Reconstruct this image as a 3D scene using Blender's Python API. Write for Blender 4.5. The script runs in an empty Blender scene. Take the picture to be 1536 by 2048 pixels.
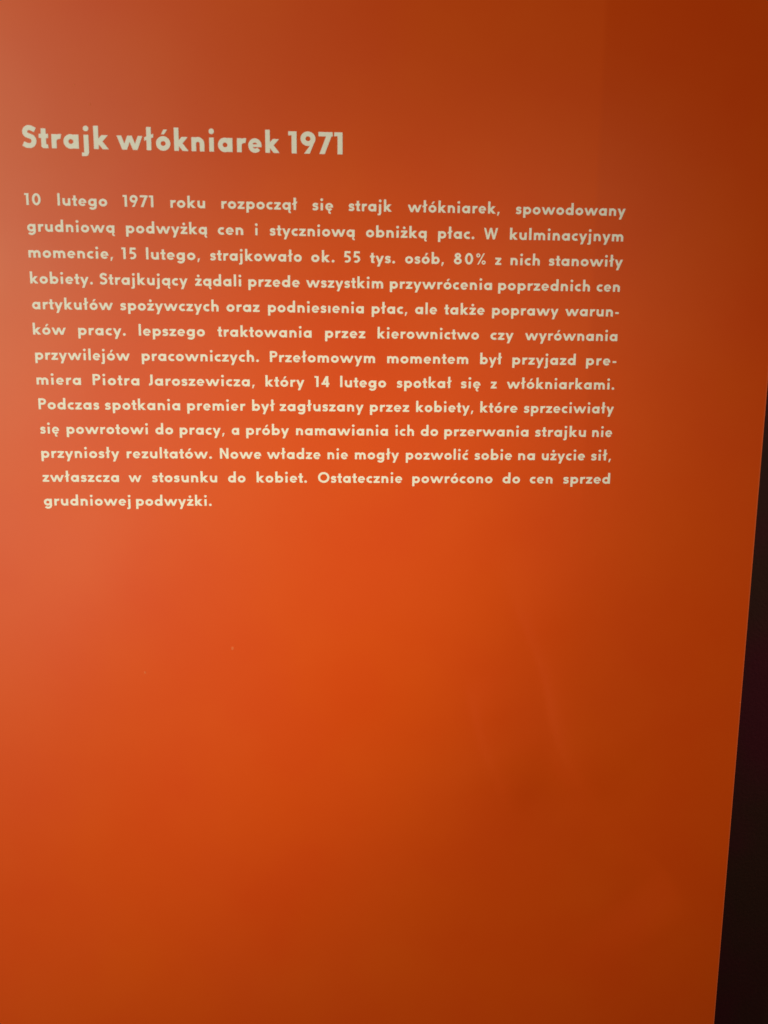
import bpy, math, random
from mathutils import Matrix, Vector
from mathutils.geometry import delaunay_2d_cdt

S = bpy.context.scene
COL = S.collection
MM = 0.001
TOP = 1.60                       # height of the first paragraph baseline above the floor (m)

# ------------------------------------------------------------------ camera
cam_d = bpy.data.cameras.new('camera')
cam = bpy.data.objects.new('camera', cam_d)
COL.objects.link(cam)
cam_d.sensor_fit = 'VERTICAL'
cam_d.sensor_height = 36.0
cam_d.lens = 36.0 * 1540.0 / 2048.0
cam_d.clip_start = 0.02
cam_d.clip_end = 60
down = Vector((0.001838, -0.154029, -0.988065))
fwd = Vector((0.042302, 0.987194, -0.153814)).normalized()
up = (down * -1).normalized()
right = fwd.cross(up).normalized()
up = right.cross(fwd).normalized()
cam.matrix_world = Matrix((
    (right.x, up.x, -fwd.x, 0.24151),
    (right.y, up.y, -fwd.y, -0.60949),
    (right.z, up.z, -fwd.z, TOP - 0.13483),
    (0, 0, 0, 1)))
cam_d.dof.use_dof = True
cam_d.dof.focus_distance = 0.70
cam_d.dof.aperture_fstop = 6.0
S.camera = cam

# ------------------------------------------------------------------ world and lamps
world = bpy.data.worlds.new('World')
S.world = world
world.use_nodes = True
bg = world.node_tree.nodes['Background']
bg.inputs['Color'].default_value = (0.9, 0.72, 0.6, 1)
bg.inputs['Strength'].default_value = 0.02
S.view_settings.view_transform = 'Standard'
S.view_settings.look = 'None'
S.view_settings.exposure = 0
S.view_settings.gamma = 1


def aim(o, target):
    d = Vector(target) - o.location
    o.rotation_euler = d.to_track_quat('-Z', 'Y').to_euler()


def area(name, loc, target, sx, sy, power, color, spread=180):
    l = bpy.data.lights.new(name, 'AREA')
    l.shape = 'RECTANGLE'
    l.size, l.size_y = sx, sy
    l.energy = power
    l.color = color
    l.spread = math.radians(spread)
    o = bpy.data.objects.new(name, l)
    COL.objects.link(o)
    o.location = loc
    aim(o, target)
    return o


def spot(name, loc, target, power, color, cone, blend, radius):
    l = bpy.data.lights.new(name, 'SPOT')
    l.energy = power
    l.color = color
    l.spot_size = math.radians(cone)
    l.spot_blend = blend
    l.shadow_soft_size = radius
    o = bpy.data.objects.new(name, l)
    COL.objects.link(o)
    o.location = loc
    aim(o, target)
    return o


area('window_lamp', (-0.8, -1.5, 1.62), (0.05, 0, 1.42), 0.5, 1.5, 16.6, (1.0, 1.06, 0.74), 150)
spot('pool_spot', (1.2, -1.35, 2.35), (0.12, 0, 1.30), 76, (1.0, 0.94, 0.52), 19, 1.0, 0.10)
spot('side_spot', (0.9, -2.0, 2.3), (0.38, 0, 1.26), 31, (1.0, 0.86, 0.48), 21, 1.0, 0.10)
area('wall_fill', (1.9, 0.02, 2.4), (0.9, 0.45, 1.0), 0.3, 0.3, 3.2, (1.0, 0.86, 0.75), 90)  # added fill, no known source: brightens the dark wall behind the board


# ------------------------------------------------------------------ materials
def material(name, color, rough=0.5, spec=0.5):
    m = bpy.data.materials.new(name)
    m.use_nodes = True
    b = m.node_tree.nodes['Principled BSDF']
    b.inputs['Base Color'].default_value = (*color, 1)
    b.inputs['Roughness'].default_value = rough
    b.inputs['Specular IOR Level'].default_value = spec
    return m, m.node_tree, b


def noise(nt, scale, detail=3.0, rough=0.5, vec=None, mapping=None):
    tc = nt.nodes.new('ShaderNodeTexCoord')
    mp = nt.nodes.new('ShaderNodeMapping')
    nt.links.new(tc.outputs['Object'], mp.inputs['Vector'])
    if mapping:
        mp.inputs['Scale'].default_value = mapping
    n = nt.nodes.new('ShaderNodeTexNoise')
    n.inputs['Scale'].default_value = scale
    n.inputs['Detail'].default_value = detail
    n.inputs['Roughness'].default_value = rough
    nt.links.new(mp.outputs['Vector'], n.inputs['Vector'])
    return n


def ramp(nt, src, stops):
    r = nt.nodes.new('ShaderNodeValToRGB')
    while len(r.color_ramp.elements) < len(stops):
        r.color_ramp.elements.new(0.5)
    for e, (p, c) in zip(r.color_ramp.elements, stops):
        e.position = p
        e.color = (*c, 1)
    nt.links.new(src, r.inputs['Fac'])
    return r


def bump(nt, src, b, strength, dist, prev=None):
    n = nt.nodes.new('ShaderNodeBump')
    n.inputs['Strength'].default_value = strength
    n.inputs['Distance'].default_value = dist
    nt.links.new(src, n.inputs['Height'])
    if prev is not None:
        nt.links.new(prev.outputs['Normal'], n.inputs['Normal'])
    nt.links.new(n.outputs['Normal'], b.inputs['Normal'])
    return n


# orange film on the board: satin plastic print with a very fine orange-peel grain
ORANGE, nt, b = material('orange satin film', (0.72, 0.062, 0.0001), 0.5, 0.42)
n1 = noise(nt, 9.0, 4.0)
c = ramp(nt, n1.outputs['Fac'], [(0.3, (0.71, 0.060, 0.0000)), (0.7, (0.73, 0.074, 0.0001))])
# the right part of the film (from x = 0.428 m) is painted darker and smoother to imitate a shadow or reflection edge of unclear cause, fading out towards the bottom
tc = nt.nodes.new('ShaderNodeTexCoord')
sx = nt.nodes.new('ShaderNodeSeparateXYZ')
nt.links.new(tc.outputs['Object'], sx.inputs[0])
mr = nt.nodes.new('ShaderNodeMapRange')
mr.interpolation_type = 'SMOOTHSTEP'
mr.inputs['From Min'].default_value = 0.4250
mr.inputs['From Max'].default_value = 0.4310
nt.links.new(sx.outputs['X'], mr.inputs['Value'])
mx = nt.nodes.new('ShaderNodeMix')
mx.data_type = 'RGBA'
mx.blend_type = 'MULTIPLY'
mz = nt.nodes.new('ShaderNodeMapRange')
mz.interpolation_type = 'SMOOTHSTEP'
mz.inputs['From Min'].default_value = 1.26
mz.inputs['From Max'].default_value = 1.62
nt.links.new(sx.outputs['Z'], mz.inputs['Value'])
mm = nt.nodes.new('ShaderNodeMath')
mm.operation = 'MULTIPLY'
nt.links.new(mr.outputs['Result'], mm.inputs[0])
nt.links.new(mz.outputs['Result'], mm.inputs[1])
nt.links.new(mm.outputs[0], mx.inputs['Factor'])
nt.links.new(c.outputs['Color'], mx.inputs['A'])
mx.inputs['B'].default_value = (0.945, 0.90, 0.9, 1)  # darkening tint of the painted shade edge
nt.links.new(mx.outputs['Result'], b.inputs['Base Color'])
n2 = noise(nt, 900.0, 2.0)
p1 = bump(nt, n2.outputs['Fac'], b, 0.12, 0.0002)
n4 = noise(nt, 6.0, 3.0, 0.45)
rr = ramp(nt, n4.outputs['Fac'], [(0.3, (0.43,) * 3), (0.7, (0.49,) * 3)])
ma = nt.nodes.new('ShaderNodeMath')
ma.operation = 'MULTIPLY_ADD'
ma.inputs[1].default_value = -0.05
nt.links.new(mm.outputs[0], ma.inputs[0])
nt.links.new(rr.outputs['Color'], ma.inputs[2])
nt.links.new(ma.outputs[0], b.inputs['Roughness'])

CUT, nt, b = material('cut board edge', (0.74, 0.095, 0.02), 0.45, 0.5)
INK, nt, b = material('cream lettering', (0.78, 0.74, 0.62), 0.55, 0.3)
n1 = noise(nt, 260.0, 3.0)
c = ramp(nt, n1.outputs['Fac'], [(0.3, (0.85, 0.755, 0.78)), (0.7, (0.90, 0.80, 0.82))])
nt.links.new(c.outputs['Color'], b.inputs['Base Color'])
DARK, nt, b = material('dark maroon painted wall', (0.10, 0.03, 0.03), 0.8, 0.2)
n1 = noise(nt, 5.0, 3.0)
c = ramp(nt, n1.outputs['Fac'], [(0.38, (0.11, 0.045, 0.028)), (0.62, (0.16, 0.024, 0.038))])
nt.links.new(c.outputs['Color'], b.inputs['Base Color'])
n2 = noise(nt, 220.0, 3.0)
bump(nt, n2.outputs['Fac'], b, 0.3, 0.001)
FLOOR, nt, b = material('dark grey floor', (0.05, 0.045, 0.04), 0.6, 0.3)
n1 = noise(nt, 30.0, 5.0)
c = ramp(nt, n1.outputs['Fac'], [(0.3, (0.035, 0.032, 0.03)), (0.7, (0.06, 0.055, 0.05))])
nt.links.new(c.outputs['Color'], b.inputs['Base Color'])
DUST, nt, b = material('pale dust', (0.75, 0.14, 0.05), 0.9, 0.3)


# ------------------------------------------------------------------ object helpers
def obj(name, verts, faces, mat, parent=None, smooth=False):
    me = bpy.data.meshes.new(name)
    me.from_pydata(verts, [], faces)
    me.materials.append(mat)
    if smooth:
        for p in me.polygons:
            p.use_smooth = True
    me.update()
    o = bpy.data.objects.new(name, me)
    COL.objects.link(o)
    o.parent = parent
    return o


def box(x0, y0, z0, x1, y1, z1):
    v = [(x0, y0, z0), (x1, y0, z0), (x1, y1, z0), (x0, y1, z0),
         (x0, y0, z1), (x1, y0, z1), (x1, y1, z1), (x0, y1, z1)]
    f = [(0, 3, 2, 1), (4, 5, 6, 7), (0, 1, 5, 4), (1, 2, 6, 5), (2, 3, 7, 6), (3, 0, 4, 7)]
    return v, f


# ------------------------------------------------------------------ lettering
# Each glyph is drawn as strokes in units of the ascender height; the strokes are united into
# one outline and given a film thickness.
XH, DE, CAP = 0.605, -0.30, 0.955


class Pen:
    def __init__(self, w):
        self.w = w
        self.f = []

    def poly(self, pts):
        self.f.append(list(pts))

    def rect(self, x0, y0, x1, y1):
        self.poly([(x0, y0), (x1, y0), (x1, y1), (x0, y1)])

    def line(self, pts, w=None):
        w = (w or self.w) / 2
        n = len(pts)
        L = []
        R = []
        for i in range(n):
            ax, ay = pts[max(i - 1, 0)]
            bx, by = pts[i]
            cx, cy = pts[min(i + 1, n - 1)]
            d1 = Vector((bx - ax, by - ay))
            d2 = Vector((cx - bx, cy - by))
            if d1.length < 1e-9:
                d1 = d2
            if d2.length < 1e-9:
                d2 = d1
            d1.normalize()
            d2.normalize()
            n1 = Vector((-d1.y, d1.x))
            n2 = Vector((-d2.y, d2.x))
            m = (n1 + n2)
            m.normalize()
            k = w / max(m.dot(n1), 0.5)
            L.append((bx + m.x * k, by + m.y * k))
            R.append((bx - m.x * k, by - m.y * k))
        for i in range(n - 1):
            self.poly([R[i], R[i + 1], L[i + 1], L[i]])

    def arc(self, cx, cy, rx, ry, a0, a1, w=None, n=None):
        """centre-line ellipse arc, angles in degrees, stroke of constant width"""
        n = n or max(3, int(abs(a1 - a0) / 15))
        h = (w or self.w) / 2
        prev = None
        for i in range(n + 1):
            a = math.radians(a0 + (a1 - a0) * i / n)
            ca, sa = math.cos(a), math.sin(a)
            p = (cx + (rx + h) * ca, cy + (ry + h) * sa)
            q = (cx + (rx - h) * ca, cy + (ry - h) * sa)
            if prev:
                self.poly([prev[1], prev[0], p, q])
            prev = (p, q)

    def bar(self, x0, y0, x1, y1, w=None):
        """diagonal stroke with level ends; x0, x1 are the centres of its ends"""
        w = w or self.w
        dx, dy = x1 - x0, y1 - y0
        h = w * math.hypot(dx, dy) / abs(dy) / 2
        self.poly([(x0 - h, y0), (x0 + h, y0), (x1 + h, y1), (x1 - h, y1)])

    def disc(self, cx, cy, r, n=14):
        self.poly([(cx + r * math.cos(2 * math.pi * i / n), cy + r * math.sin(2 * math.pi * i / n)) for i in range(n)])


def bowl(p, x, D=0.64):
    w = p.w
    r = (D - w) / 2
    p.arc(x + D / 2, XH / 2, r, XH / 2 + 0.012 - w / 2, 0, 360, n=26)


def g_stem(p, x, y0, y1):
    p.rect(x, y0, x + p.w, y1)


def dot(p, x, y=0.875):
    p.disc(x, y, p.w * 0.40 + 0.038)


def acute(p, x):
    w = p.w
    p.poly([(x - 0.11, XH + 0.09), (x + 0.02, XH + 0.09), (x + 0.17, XH + 0.30), (x - 0.01 + 0.01, XH + 0.30)])


def ogonek(p, x):
    p.line([(x, 0.05), (x - 0.045, -0.06), (x - 0.05, -0.14), (x - 0.01, -0.20), (x + 0.09, -0.215)], p.w * 0.66)


def arch(p, x, W, y0=0.0):
    """arch of n from a stem whose left edge is x, to a right leg ending at x + W"""
    w = p.w
    cy = XH * 0.56
    cx = x + W / 2 + 0.0
    rx = W / 2 - w / 2
    ry = XH + 0.012 - w / 2 - cy
    p.arc(cx, cy, rx, ry, 0, 180)
    p.rect(x + W - w, y0, x + W, cy)


def s_curve(p, W, H, w):
    r1 = (H * 0.47 - w * 0.5) / 2
    r2 = (H * 0.53 - w * 0.5) / 2
    rx1 = W * 0.485 - w / 2
    rx2 = W / 2 - w / 2
    c1 = (W * 0.5, H - w / 2 - r1)
    c2 = (W * 0.5, w / 2 + r2)
    pts = [(W * 0.93, H - w * 0.5 - 0.10 * H)]
    for a in range(68, 231, 16):
        t = math.radians(a)
        pts.append((c1[0] + rx1 * math.cos(t), c1[1] + r1 * math.sin(t)))
    for a in range(48, -100, -16):
        t = math.radians(a)
        pts.append((c2[0] + rx2 * math.cos(t), c2[1] + r2 * math.sin(t)))
    pts += [(W * 0.30, w * 0.5 + 0.012 * H), (W * 0.05, w * 0.5 + 0.085 * H)]
    p.line(pts, w)


def draw(ch, w):
    """returns (polygons, left bearing, right bearing)"""
    p = Pen(w)
    X, H = XH, CAP
    st, ro, di = 0.085, 0.05, 0.015
    lb, rb = st, st
    D = 0.64
    if ch in 'aą':
        bowl(p, 0, D)
        g_stem(p, D + 0.02 - w, 0, X)
        lb = ro
        if ch == 'ą':
            ogonek(p, D + 0.02 - w * 0.45)
            rb = 0.05
    elif ch in 'bp':
        bowl(p, 0.02, D)
        g_stem(p, 0, *((0, 1.0) if ch == 'b' else (DE, X)))
        rb = ro
    elif ch in 'dq':
        bowl(p, 0, D)
        g_stem(p, D + 0.02 - w, *((0, 1.0) if ch == 'd' else (DE, X)))
        lb = ro
    elif ch == 'g':
        bowl(p, 0, D)
        g_stem(p, D + 0.02 - w, 0.0, X)
        p.arc(D / 2 + 0.01, 0.0, (D + 0.02 - w) / 2 + 0.0, 0.30 - w / 2, 0, -148, w * 0.95)
        lb = ro
    elif ch in 'oóO':
        if ch == 'O':
            p.arc(0.49, H / 2, 0.49 - w / 2, H / 2 + 0.014 - w / 2, 0, 360, n=30)
        else:
            bowl(p, 0, D + 0.01)
            if ch == 'ó':
                acute(p, D / 2 + 0.03)
        lb = rb = ro
    elif ch in 'cć':
        p.arc(D / 2, X / 2, (D - w) / 2, X / 2 + 0.012 - w / 2, 52, 308)
        if ch == 'ć':
            acute(p, D / 2 + 0.03)
        lb, rb = ro, 0.03
    elif ch in 'eę':
        D, t = 0.61, w * 0.88
        p.arc(D / 2, X / 2, (D - t) / 2, X / 2 + 0.012 - t / 2, 0, 320, t)
        p.poly([(w * 0.6, X / 2 - w * 0.30), (D - 0.006, X / 2 - w * 0.30), (D, X / 2 + w * 0.1), (D - w * 0.3, X / 2 + w * 0.24), (w * 0.6, X / 2 + w * 0.24)])
        if ch == 'ę':
            ogonek(p, D * 0.56)
        lb = rb = ro
    elif ch in 'iıjlł':
        if ch in 'iı':
            g_stem(p, 0, 0, X)
            if ch == 'i':
                dot(p, w / 2)
        elif ch == 'j':
            g_stem(p, 0, -0.1, X)
            p.poly([(0, -0.1), (0, -0.315), (w * 0.42, -0.315), (w * 0.8, -0.27), (w, -0.17), (w, -0.1)])
            p.rect(-0.10, -0.315, 0.01, -0.315 + w * 0.74)
            dot(p, w / 2)
            lb = 0.0
        else:
            g_stem(p, 0, 0, 1.0)
            if ch == 'ł':
                p.poly([(-0.10, 0.40), (w + 0.10, 0.56), (w + 0.10, 0.56 + w * 0.72), (-0.10, 0.40 + w * 0.72)])
                lb = rb = 0.03
    elif ch == 'k':
        g_stem(p, 0, 0, 1.0)
        p.bar(w * 0.75, 0.24, 0.53 - w * 0.22, X)
        p.bar(w + 0.05, X * 0.52, 0.58 - w * 0.32, 0)
        rb = di
    elif ch in 'nh':
        g_stem(p, 0, 0, 1.0 if ch == 'h' else X)
        arch(p, 0, 0.585)
    elif ch == 'm':
        g_stem(p, 0, 0, X)
        arch(p, 0, 0.56)
        arch(p, 0.56 - w, 0.56)
    elif ch == 'u':
        W = 0.60
        cy = X * 0.46
        p.arc(W / 2, cy, (W - w) / 2, cy + 0.012 - w / 2, 180, 360)
        p.rect(0, cy, w, X)
        p.rect(W - w, 0, W, X)
    elif ch == 'r':
        g_stem(p, 0, 0, X)
        p.arc(0.355, X * 0.50, 0.355 - w / 2, X * 0.50 + 0.012 - w / 2, 180, 78)
        rb = 0.0
    elif ch == 't':
        x = 0.10
        p.rect(x, w * 0.5, x + w, 0.84)
        p.rect(0, X - w * 0.84, 0.12 + w + 0.08, X)
        p.poly([(x, w * 0.55), (x, 0.06), (x + w * 0.35, -0.006), (x + w + 0.095, -0.004), (x + w + 0.075, w * 0.72), (x + w, w * 0.8)])
        lb = rb = 0.02
    elif ch == 's':
        s_curve(p, 0.46, X + 0.02, w * 0.88)
        p.f = [[(a, b - 0.01) for a, b in q] for q in p.f]
        lb = rb = 0.04
    elif ch == 'S':
        s_curve(p, 0.60, H + 0.03, w)
        p.f = [[(a, b - 0.015) for a, b in q] for q in p.f]
        lb = rb = 0.05
    elif ch in 'zżź':
        W, t = 0.53, w * 0.86
        p.rect(0.01, X - t, W - 0.01, X)
        p.rect(0, 0, W, t)
        p.bar(w * 0.62, t * 0.6, W - w * 0.62, X - t * 0.6)
        if ch == 'ż':
            dot(p, W / 2, 0.83)
        lb = rb = 0.035
    elif ch in 'wW':
        h = X if ch == 'w' else H
        q = 0.238 if ch == 'w' else 0.265
        t = w * 0.92
        o = t * math.hypot(q, h) / h / 2
        p.bar(o, h, o + q, 0, t)
        p.bar(o + q, 0, o + 2 * q, h, t)
        p.bar(o + 2 * q, h, o + 3 * q, 0, t)
        p.bar(o + 3 * q, 0, o + 4 * q, h, t)
        lb = rb = di
    elif ch == 'y':
        q = 0.235
        o = w * 0.55
        p.bar(o, X, o + q, 0, w * 0.96)
        s = q / X
        p.bar(o + q - s * 0.30 + 0.005, DE, o + 2 * q + 0.005, X, w * 0.96)
        lb = rb = di
    elif ch == 'P':
        g_stem(p, 0, 0, H)
        t = w * 0.95
        r = (0.56 - t) / 2
        q = 0.34
        p.rect(w * 0.5, H - t, q, H)
        p.rect(w * 0.5, H - 0.56, q, H - 0.56 + t)
        p.arc(q, H - 0.28, r, r, -90, 90, t)
        rb = 0.03
    elif ch == 'N':
        g_stem(p, 0, 0, H)
        g_stem(p, 0.72 - w, 0, H)
        p.poly([(0, H), (w * 1.0, H), (0.72, 0), (0.72 - w * 1.0, 0)])
    elif ch == 'J':
        W = 0.40
        p.rect(W - w, 0.22, W, H)
        p.arc(W - w / 2 - 0.20, 0.22, 0.20, 0.232 - w / 2, 0, -95)
        lb = 0.02
    elif ch == '1':
        x = 0.14
        p.rect(x, 0, x + w, H)
        p.poly([(0, H - w * 0.86), (x + 0.01, H - w * 0.78), (x + 0.01, H), (0.0, H)])
        lb, rb = 0.03, 0.07
    elif ch == '0':
        p.arc(0.33, H / 2, 0.33 - w / 2, H / 2 + 0.012 - w / 2, 0, 360, n=28)
        lb = rb = 0.045
    elif ch == '9':
        R = 0.315
        p.arc(R, H - R + 0.01, R - w / 2, R - w / 2, 0, 360, n=28)
        t = w * 0.98
        p.poly([(0.15, 0), (0.15 + t * 1.15, 0), (2 * R - 0.015, H - R - 0.05), (2 * R - 0.14, H - R - 0.16), (0.40, H - 2 * R + 0.03)])
        lb = rb = 0.04
    elif ch == '7':
        p.rect(0, H - w * 0.9, 0.60, H)
        p.bar(0.15, 0, 0.60 - w * 0.62, H - w * 0.45, w)
        lb, rb = 0.03, -0.02
    elif ch == '8':
        p.arc(0.32, H - 0.225, 0.26 - w / 2, 0.235 - w / 2, 0, 360, w * 0.95, n=24)
        p.arc(0.32, 0.275, 0.32 - w / 2, 0.285 - w / 2, 0, 360, w * 0.95, n=24)
        lb = rb = 0.045
    elif ch == '5':
        t = w * 0.92
        p.rect(0.07, H - t, 0.53, H)
        p.poly([(0.03, 0.44), (0.03 + t, 0.44), (0.07 + t * 0.98, H - t * 0.5), (0.07, H - t * 0.5)])
        p.arc(0.25, 0.30, 0.31 - t / 2, 0.312 - t / 2, 118, -128, t)
        lb = rb = 0.04
    elif ch == '4':
        t = w * 0.9
        p.rect(0.40, 0, 0.40 + w, H)
        p.rect(0.02, 0.20, 0.66, 0.20 + t)
        p.bar(0.02 + t * 0.60, 0.22, 0.40 + w * 0.35, H, t)
        lb = rb = 0.02
    elif ch == '%':
        p.arc(0.17, H - 0.18, 0.115, 0.125, 0, 360, 0.10, n=16)
        p.arc(0.62, 0.18, 0.115, 0.125, 0, 360, 0.10, n=16)
        p.bar(0.16, 0, 0.64, H, 0.10)
        lb = rb = 0.03
    elif ch == '.':
        p.disc(0.10, 0.09, w * 0.40 + 0.038)
        lb, rb = 0.06, 0.0
    elif ch == ',':
        p.poly([(0.055, 0.15), (0.01, -0.17), (0.10, -0.17), (0.21, 0.15)])
        lb, rb = 0.07, 0.0
    elif ch == '-':
        p.rect(0, 0.225, 0.30, 0.225 + w * 0.85)
        lb = rb = 0.08
    else:
        raise ValueError(ch)
    return p.f, lb, rb


CACHE = {}


def glyph(ch, w):
    """triangulated union of the strokes of a character"""
    k = (ch, w)
    if k in CACHE:
        return CACHE[k]
    polys, lb, rb = draw(ch, w)
    V, F = [], []
    for q in polys:
        area2 = sum(q[i][0] * q[(i + 1) % len(q)][1] - q[(i + 1) % len(q)][0] * q[i][1] for i in range(len(q)))
        if area2 < 0:
            q = q[::-1]
        F.append(list(range(len(V), len(V) + len(q))))
        V += [Vector(a) for a in q]
    vs, es, fs, *_ = delaunay_2d_cdt(V, [], F, 1, 1e-5)
    # keep only triangles whose centre lies in some stroke
    def inside(x, y):
        for q in polys:
            s = 0
            ok = True
            for i in range(len(q)):
                ax, ay = q[i]
                bx, by = q[(i + 1) % len(q)]
                c = (bx - ax) * (y - ay) - (by - ay) * (x - ax)
                if abs(c) < 1e-12:
                    continue
                if s == 0:
                    s = 1 if c > 0 else -1
                elif (c > 0) != (s > 0):
                    ok = False
                    break
            if ok:
                return True
        return False
    tris = []
    for f in fs:
        cx = sum(vs[i][0] for i in f) / len(f)
        cy = sum(vs[i][1] for i in f) / len(f)
        if inside(cx, cy):
            a = sum(vs[f[i]][0] * vs[f[(i + 1) % len(f)]][1] - vs[f[(i + 1) % len(f)]][0] * vs[f[i]][1] for i in range(len(f)))
            tris.append(tuple(f) if a > 0 else tuple(reversed(f)))
    x0 = min(v[0] for v in vs)
    x1 = max(v[0] for v in vs)
    used = sorted({i for f in tris for i in f})
    m = {j: i for i, j in enumerate(used)}
    pts = [(vs[j][0] - x0, vs[j][1]) for j in used]
    tris = [tuple(m[i] for i in f) for f in tris]
    cnt = {}
    for f in tris:
        for i in range(len(f)):
            e = (f[i], f[(i + 1) % len(f)])
            cnt[e] = 1
    edge = [e for e in cnt if (e[1], e[0]) not in cnt]
    CACHE[k] = (pts, tris, edge, x1 - x0, lb, rb)
    return CACHE[k]


def word(name, text, u0, u1, v, size, w, parent, thick=0.00018):
    """letters of one word set between u0 and u1 (mm across the board) on baseline v (mm down)"""
    gl = [glyph(ch, w) for ch in text]
    nat = sum(g[3] for g in gl) + sum(a[5] + b[4] for a, b in zip(gl, gl[1:]))
    M = (u1 - u0) / size
    n = len(gl)
    if STATS is not None:
        STATS.append((text, nat, M, n))
    sx, extra = 1.0, 0.0
    if n > 1:
        sx = min(1.09, max(0.94, (M - TRACK * (n - 1)) / nat))
        extra = (M - nat * sx) / (n - 1)
    verts, faces = [], []
    x = u0 + (0 if n > 1 else (u1 - u0 - gl[0][3] * size) / 2)
    cx = (u0 + u1) / 2
    for i, g in enumerate(gl):
        pts, tris, edge, adv, lb, rb = g
        k = len(verts)
        m = len(pts)
        for a, bb in pts:
            X_, Z_ = (x + a * sx * size) * MM, TOP - (v - bb * size) * MM
            verts.append((X_, -relief(X_, Z_) - thick, Z_))
        for a, bb in pts:
            X_, Z_ = (x + a * sx * size) * MM, TOP - (v - bb * size) * MM
            verts.append((X_, -relief(X_, Z_) + 0.0001, Z_))
        faces += [tuple(k + j for j in f) for f in tris]
        faces += [(k + b2, k + a2, k + a2 + m, k + b2 + m) for a2, b2 in edge]
        x += (adv * sx) * size
        if i < n - 1:
            x += ((rb + gl[i + 1][4]) * sx + extra) * size
    ox, oz = cx * MM, TOP - v * MM
    o = obj(name, [(a - ox, b3, c3 - oz) for a, b3, c3 in verts], faces, INK, parent)
    o.location = (ox - parent.location.x if parent.parent else ox, 0, oz - (parent.location.z if parent.parent else 0))
    return o


STATS = None
TRACK = 0.035

HEAD = [('Strajk', 0.2, 62.7), ('włókniarek', 68.6, 187.7), ('1971', 194.2, 234.4)]
LINES = [
    [('10', -0.7, 11.1), ('lutego', 23.4, 59.7), ('1971', 71.2, 93.6), ('roku', 106.2, 131.8), ('rozpoczął', 143.9, 200.4), ('się', 211.8, 227.3), ('strajk', 239.0, 271.6), ('włókniarek,', 283.7, 353.7), ('spowodowany', 366.1, 450.7)],
    [('grudniową', 0.1, 64.3), ('podwyżką', 72.7, 132.8), ('cen', 140.8, 159.7), ('i', 168.6, 170.7), ('styczniową', 179.6, 243.7), ('obniżką', 252.2, 298.5), ('płac.', 307.1, 334.9), ('W', 341.9, 353.2), ('kulminacyjnym', 362.2, 450.0)],
    [('momencie,', -0.1, 62.2), ('15', 68.6, 79.5), ('lutego,', 86.8, 126.9), ('strajkowało', 134.6, 203.5), ('ok.', 210.7, 228.3), ('55', 235.7, 247.8), ('tys.', 255.3, 274.5), ('osób,', 282.2, 311.9), ('80%', 319.6, 344.1), ('z', 351.4, 356.2), ('nich', 363.3, 386.0), ('stanowiły', 393.0, 450.7)],
    [('kobiety.', 0.0, 46.4), ('Strajkujący', 51.5, 117.1), ('żądali', 122.8, 157.6), ('przede', 162.9, 201.8), ('wszystkim', 206.7, 265.5), ('przywrócenia', 270.7, 349.5), ('poprzednich', 354.4, 426.0), ('cen', 431.3, 449.5)],
    [('artykułów', 0.3, 60.5), ('spożywczych', 66.0, 140.0), ('oraz', 146.0, 171.0), ('podniesıenia', 177.5, 250.8), ('płac,', 256.9, 284.3), ('ale', 290.4, 307.3), ('także', 313.0, 344.3), ('poprawy', 350.2, 402.1), ('warun-', 407.5, 449.7)],
    [('ków', -0.2, 24.4), ('pracy.', 33.6, 69.2), ('lepszego', 79.1, 129.1), ('traktowania', 138.7, 210.6), ('przez', 221.0, 252.0), ('kierownictwo', 261.5, 340.4), ('czy', 349.5, 367.5), ('wyrównania', 376.6, 449.6)],
    [('przywilejów', 0.3, 71.6), ('pracowniczych.', 80.6, 169.9), ('Przełomowym', 178.4, 259.7), ('momentem', 269.1, 332.5), ('był', 341.9, 358.9), ('przyjazd', 367.3, 417.4), ('pre-', 425.8, 449.8)],
    [('miera', 0.2, 33.7), ('Piotra', 42.6, 78.0), ('Jaroszewicza,', 85.2, 166.3), ('który', 174.7, 204.8), ('14', 212.7, 224.1), ('lutego', 232.6, 268.4), ('spotkał', 276.8, 319.7), ('się', 327.2, 342.6), ('z', 350.6, 355.7), ('włókniarkami.', 363.5, 449.3)],
    [('Podczas', 0.6, 46.6), ('spotkania', 51.0, 108.6), ('premier', 114.0, 158.9), ('był', 164.1, 181.5), ('zagłuszany', 185.5, 250.9), ('przez', 255.9, 286.7), ('kobiety,', 292.2, 337.5), ('które', 343.0, 372.6), ('sprzeciwiały', 377.8, 449.9)],
    [('się', 0.7, 15.1), ('powrotowi', 20.8, 83.2), ('do', 88.9, 102.5), ('pracy,', 107.6, 142.3), ('a', 147.8, 153.7), ('próby', 159.1, 192.4), ('namawiania', 198.0, 270.2), ('ich', 276.1, 290.8), ('do', 296.2, 309.9), ('przerwania', 314.9, 382.1), ('strajku', 387.5, 428.3), ('nie', 433.5, 449.5)],
    [('przyniosły', 0.4, 60.3), ('rezultatów.', 66.0, 132.0), ('Nowe', 138.3, 170.5), ('władze', 175.0, 217.0), ('nie', 222.6, 238.6), ('mogły', 244.2, 279.1), ('pozwolić', 284.6, 334.4), ('sobie', 339.5, 369.5), ('na', 374.6, 388.0), ('użycie', 393.6, 428.4), ('sił,', 433.5, 449.6)],
    [('zwłaszcza', 0.3, 59.2), ('w', 66.8, 76.6), ('stosunku', 84.9, 135.6), ('do', 144.2, 157.8), ('kobiet.', 166.6, 206.2), ('Ostatecznie', 215.0, 281.9), ('powrócono', 290.0, 354.4), ('do', 362.6, 376.7), ('cen', 384.7, 403.0), ('sprzed', 411.7, 449.8)],
    [('grudniowej', 0.2, 67.5), ('podwyżki.', 71.7, 130.8)],
]

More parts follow.
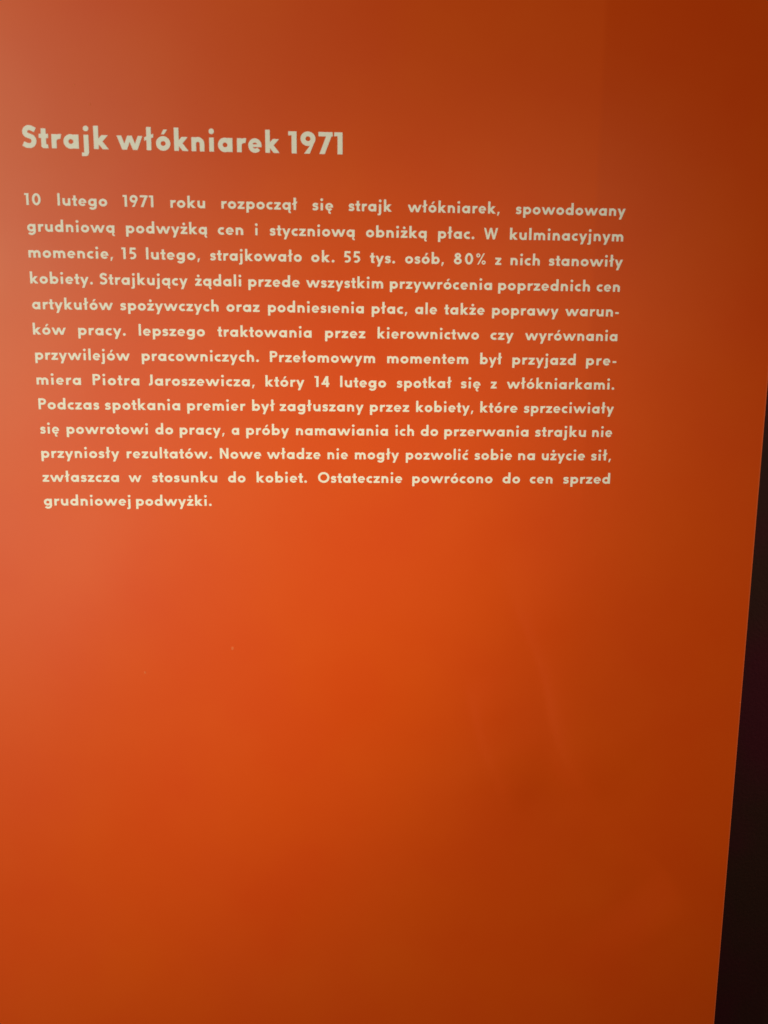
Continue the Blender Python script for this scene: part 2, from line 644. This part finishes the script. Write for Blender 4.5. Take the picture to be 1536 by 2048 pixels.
# ------------------------------------------------------------------ the room: dark wall behind, floor
v, f = box(-3.0, 0.45, 0.0, 4.0, 0.55, 3.2)
wall = obj('wall', v, f, DARK)
wall['kind'] = 'structure'
v, f = box(-3.0, -3.5, -0.1, 4.0, 0.55, -0.002)
floor = obj('floor', v, f, FLOOR)
floor['kind'] = 'structure'

# ------------------------------------------------------------------ the board
panel = bpy.data.objects.new('information_board', None)
COL.objects.link(panel)
panel['label'] = 'orange exhibition board with cream Polish text about the 1971 textile workers strike'
panel['category'] = 'board'

X0, X1, Z0, Z1, TH = -0.42, 0.5732, 0.0, 2.05, 0.019


def smoothstep(a, b_, x):
    t = min(1, max(0, (x - a) / (b_ - a)))
    return t * t * (3 - 2 * t)


# creases of the film, in mm across the board and mm below the first baseline
def rounded(pts):
    for _ in range(3):
        q = [pts[0]]
        for (ax, ay), (bx, by) in zip(pts, pts[1:]):
            q += [(ax * 0.75 + bx * 0.25, ay * 0.75 + by * 0.25), (ax * 0.25 + bx * 0.75, ay * 0.25 + by * 0.75)]
        pts = q + [pts[-1]]
    return pts


FOLDS = [   # (crease line, height, width, side on which the film lifts or sinks: -1 above/right, +1 below/left)
    (rounded([(352, 262), (380.8, 319.9), (401.5, 367.6), (412.4, 425.4), (436, 470), (468, 500)]), 0.0020, 18.0, -1),
    (rounded([(405, 420), (425, 460), (447.4, 480.7), (472.8, 504.4), (498.5, 528.4), (524, 557), (548, 590)]), -0.0038, 26.0, 1),
    (rounded([(335, 365), (350.7, 433.7), (375.9, 484.2), (384, 500)]), 0.0011, 11.0, -1),
]


def relief(x, z):
    """slight unevenness of the stretched film, in metres towards the viewer"""
    u, v_ = x * 1000, (TOP - z) * 1000
    h = 0.0002 * math.sin(u * 0.011 + 0.6) * math.sin(v_ * 0.008 + 1.1) + 0.00007 * math.sin(u * 0.035 + v_ * 0.02)
    for pts, A, L, side in FOLDS:
        if pts[0][0] - 120 < u < pts[-1][0] + 60 and v_ > pts[0][1] - 60:
            best, below, run, along, total = 1e9, False, 0.0, 0.0, 0.0
            for (ax, ay), (bx, by) in zip(pts, pts[1:]):
                seg = math.hypot(bx - ax, by - ay)
                t = ((u - ax) * (bx - ax) + (v_ - ay) * (by - ay)) / seg ** 2
                tc_ = min(1, max(0, t))
                px, py = ax + (bx - ax) * tc_, ay + (by - ay) * tc_
                d = math.hypot(u - px, v_ - py)
                if d < best - 1e-9:
                    best, along = d, run + seg * tc_
                    below = (bx - ax) * (v_ - ay) - (by - ay) * (u - ax) > 0
                run += seg
            s = side * (best if below else -best)
            # a shallow fold: sharp at the crease, easing back to level below it
            f_ = 0.5 * (s + math.sqrt(s * s + 9.0))
            k = smoothstep(0, run * 0.3, along) * (1 - smoothstep(run * 0.75, run, along))
            h += A * (f_ / L) * math.exp(1 - f_ / L) * k
    return h


# front sheet as a fine grid, stopping a hair short of the board's own cut edge
RIMW = 0.0011


def steps(a, b_, f0, f1, fine, coarse):
    out = [a]
    while out[-1] < b_ - 1e-6:
        p_ = out[-1]
        out.append(min(b_, p_ + (fine if f0 < p_ < f1 else coarse)))
    return out


xs = steps(X0 + RIMW, X1 - RIMW, 0.31, 0.60, 0.0018, 0.007)
zs = steps(Z0 + RIMW, Z1 - RIMW, 0.88, 1.34, 0.0018, 0.008)
verts, faces = [], []
for z in zs:
    for x in xs:
        k = smoothstep(0, 0.03, min(x - xs[0], xs[-1] - x) + 0.004)
        verts.append((x, -relief(x, z) * k, z))
W_ = len(xs)
for j in range(len(zs) - 1):
    for i in range(W_ - 1):
        a = j * W_ + i
        faces.append((a, a + 1, a + W_ + 1, a + W_))
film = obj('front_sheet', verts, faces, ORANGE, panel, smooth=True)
v, f = box(X0 + RIMW, 0.0075, Z0 + RIMW, X1 - RIMW, TH, Z1 - RIMW)
core = obj('board_core', v, f, CUT, panel)
for q in ((X0, Z0, X0 + RIMW, Z1), (X1 - RIMW, Z0, X1, Z1), (X0 + RIMW, Z0, X1 - RIMW, Z0 + RIMW), (X0 + RIMW, Z1 - RIMW, X1 - RIMW, Z1)):
    v, f = box(q[0], 0.0001, q[1], q[2], TH, q[3])
    obj('edge_band', v, f, CUT, panel)

# text: heading and thirteen lines, each word a piece of its own
def text_line(name, words, v_, size, w):
    e = bpy.data.objects.new(name, None)
    COL.objects.link(e)
    e.parent = panel
    e.location = (words[0][1] * MM, 0, TOP - v_ * MM)
    for t, a, b_ in words:
        word('word', t, a, b_, v_, size, w, e)


HEAD_V, HEAD_SIZE, BODY_SIZE, PITCH = -40.1, 16.1, 8.7, 18.753
text_line('heading', HEAD, HEAD_V, HEAD_SIZE, 0.210)
for i, row in enumerate(LINES):
    text_line('text_line', row, i * PITCH, BODY_SIZE, 0.184)

# a few specks of dust on the film and one chip on the cut edge
rnd = random.Random(4)
for u, v_, r_ in ((50.4, -71.1, 0.9), (39.6, -83.8, 0.7), (144.6, 343.0, 1.6), (73.1, 363.0, 1.1), (572.5, 393.3, 0.7)):
    y = -relief(u * MM, TOP - v_ * MM) - 0.00015
    ring = []
    for k in range(10):
        a = 2 * math.pi * k / 10
        rr_ = r_ * (0.6 + 0.5 * rnd.random()) * MM
        ring.append((rr_ * math.cos(a) * 0.8, 0.00008, rr_ * math.sin(a)))
    o = obj('dust_speck', [(0, -0.00008, 0)] + ring, [(0, (k + 1) % 10 + 1, k + 1) for k in range(10)], DUST, panel)
    o.location = (u * MM, y, TOP - v_ * MM)
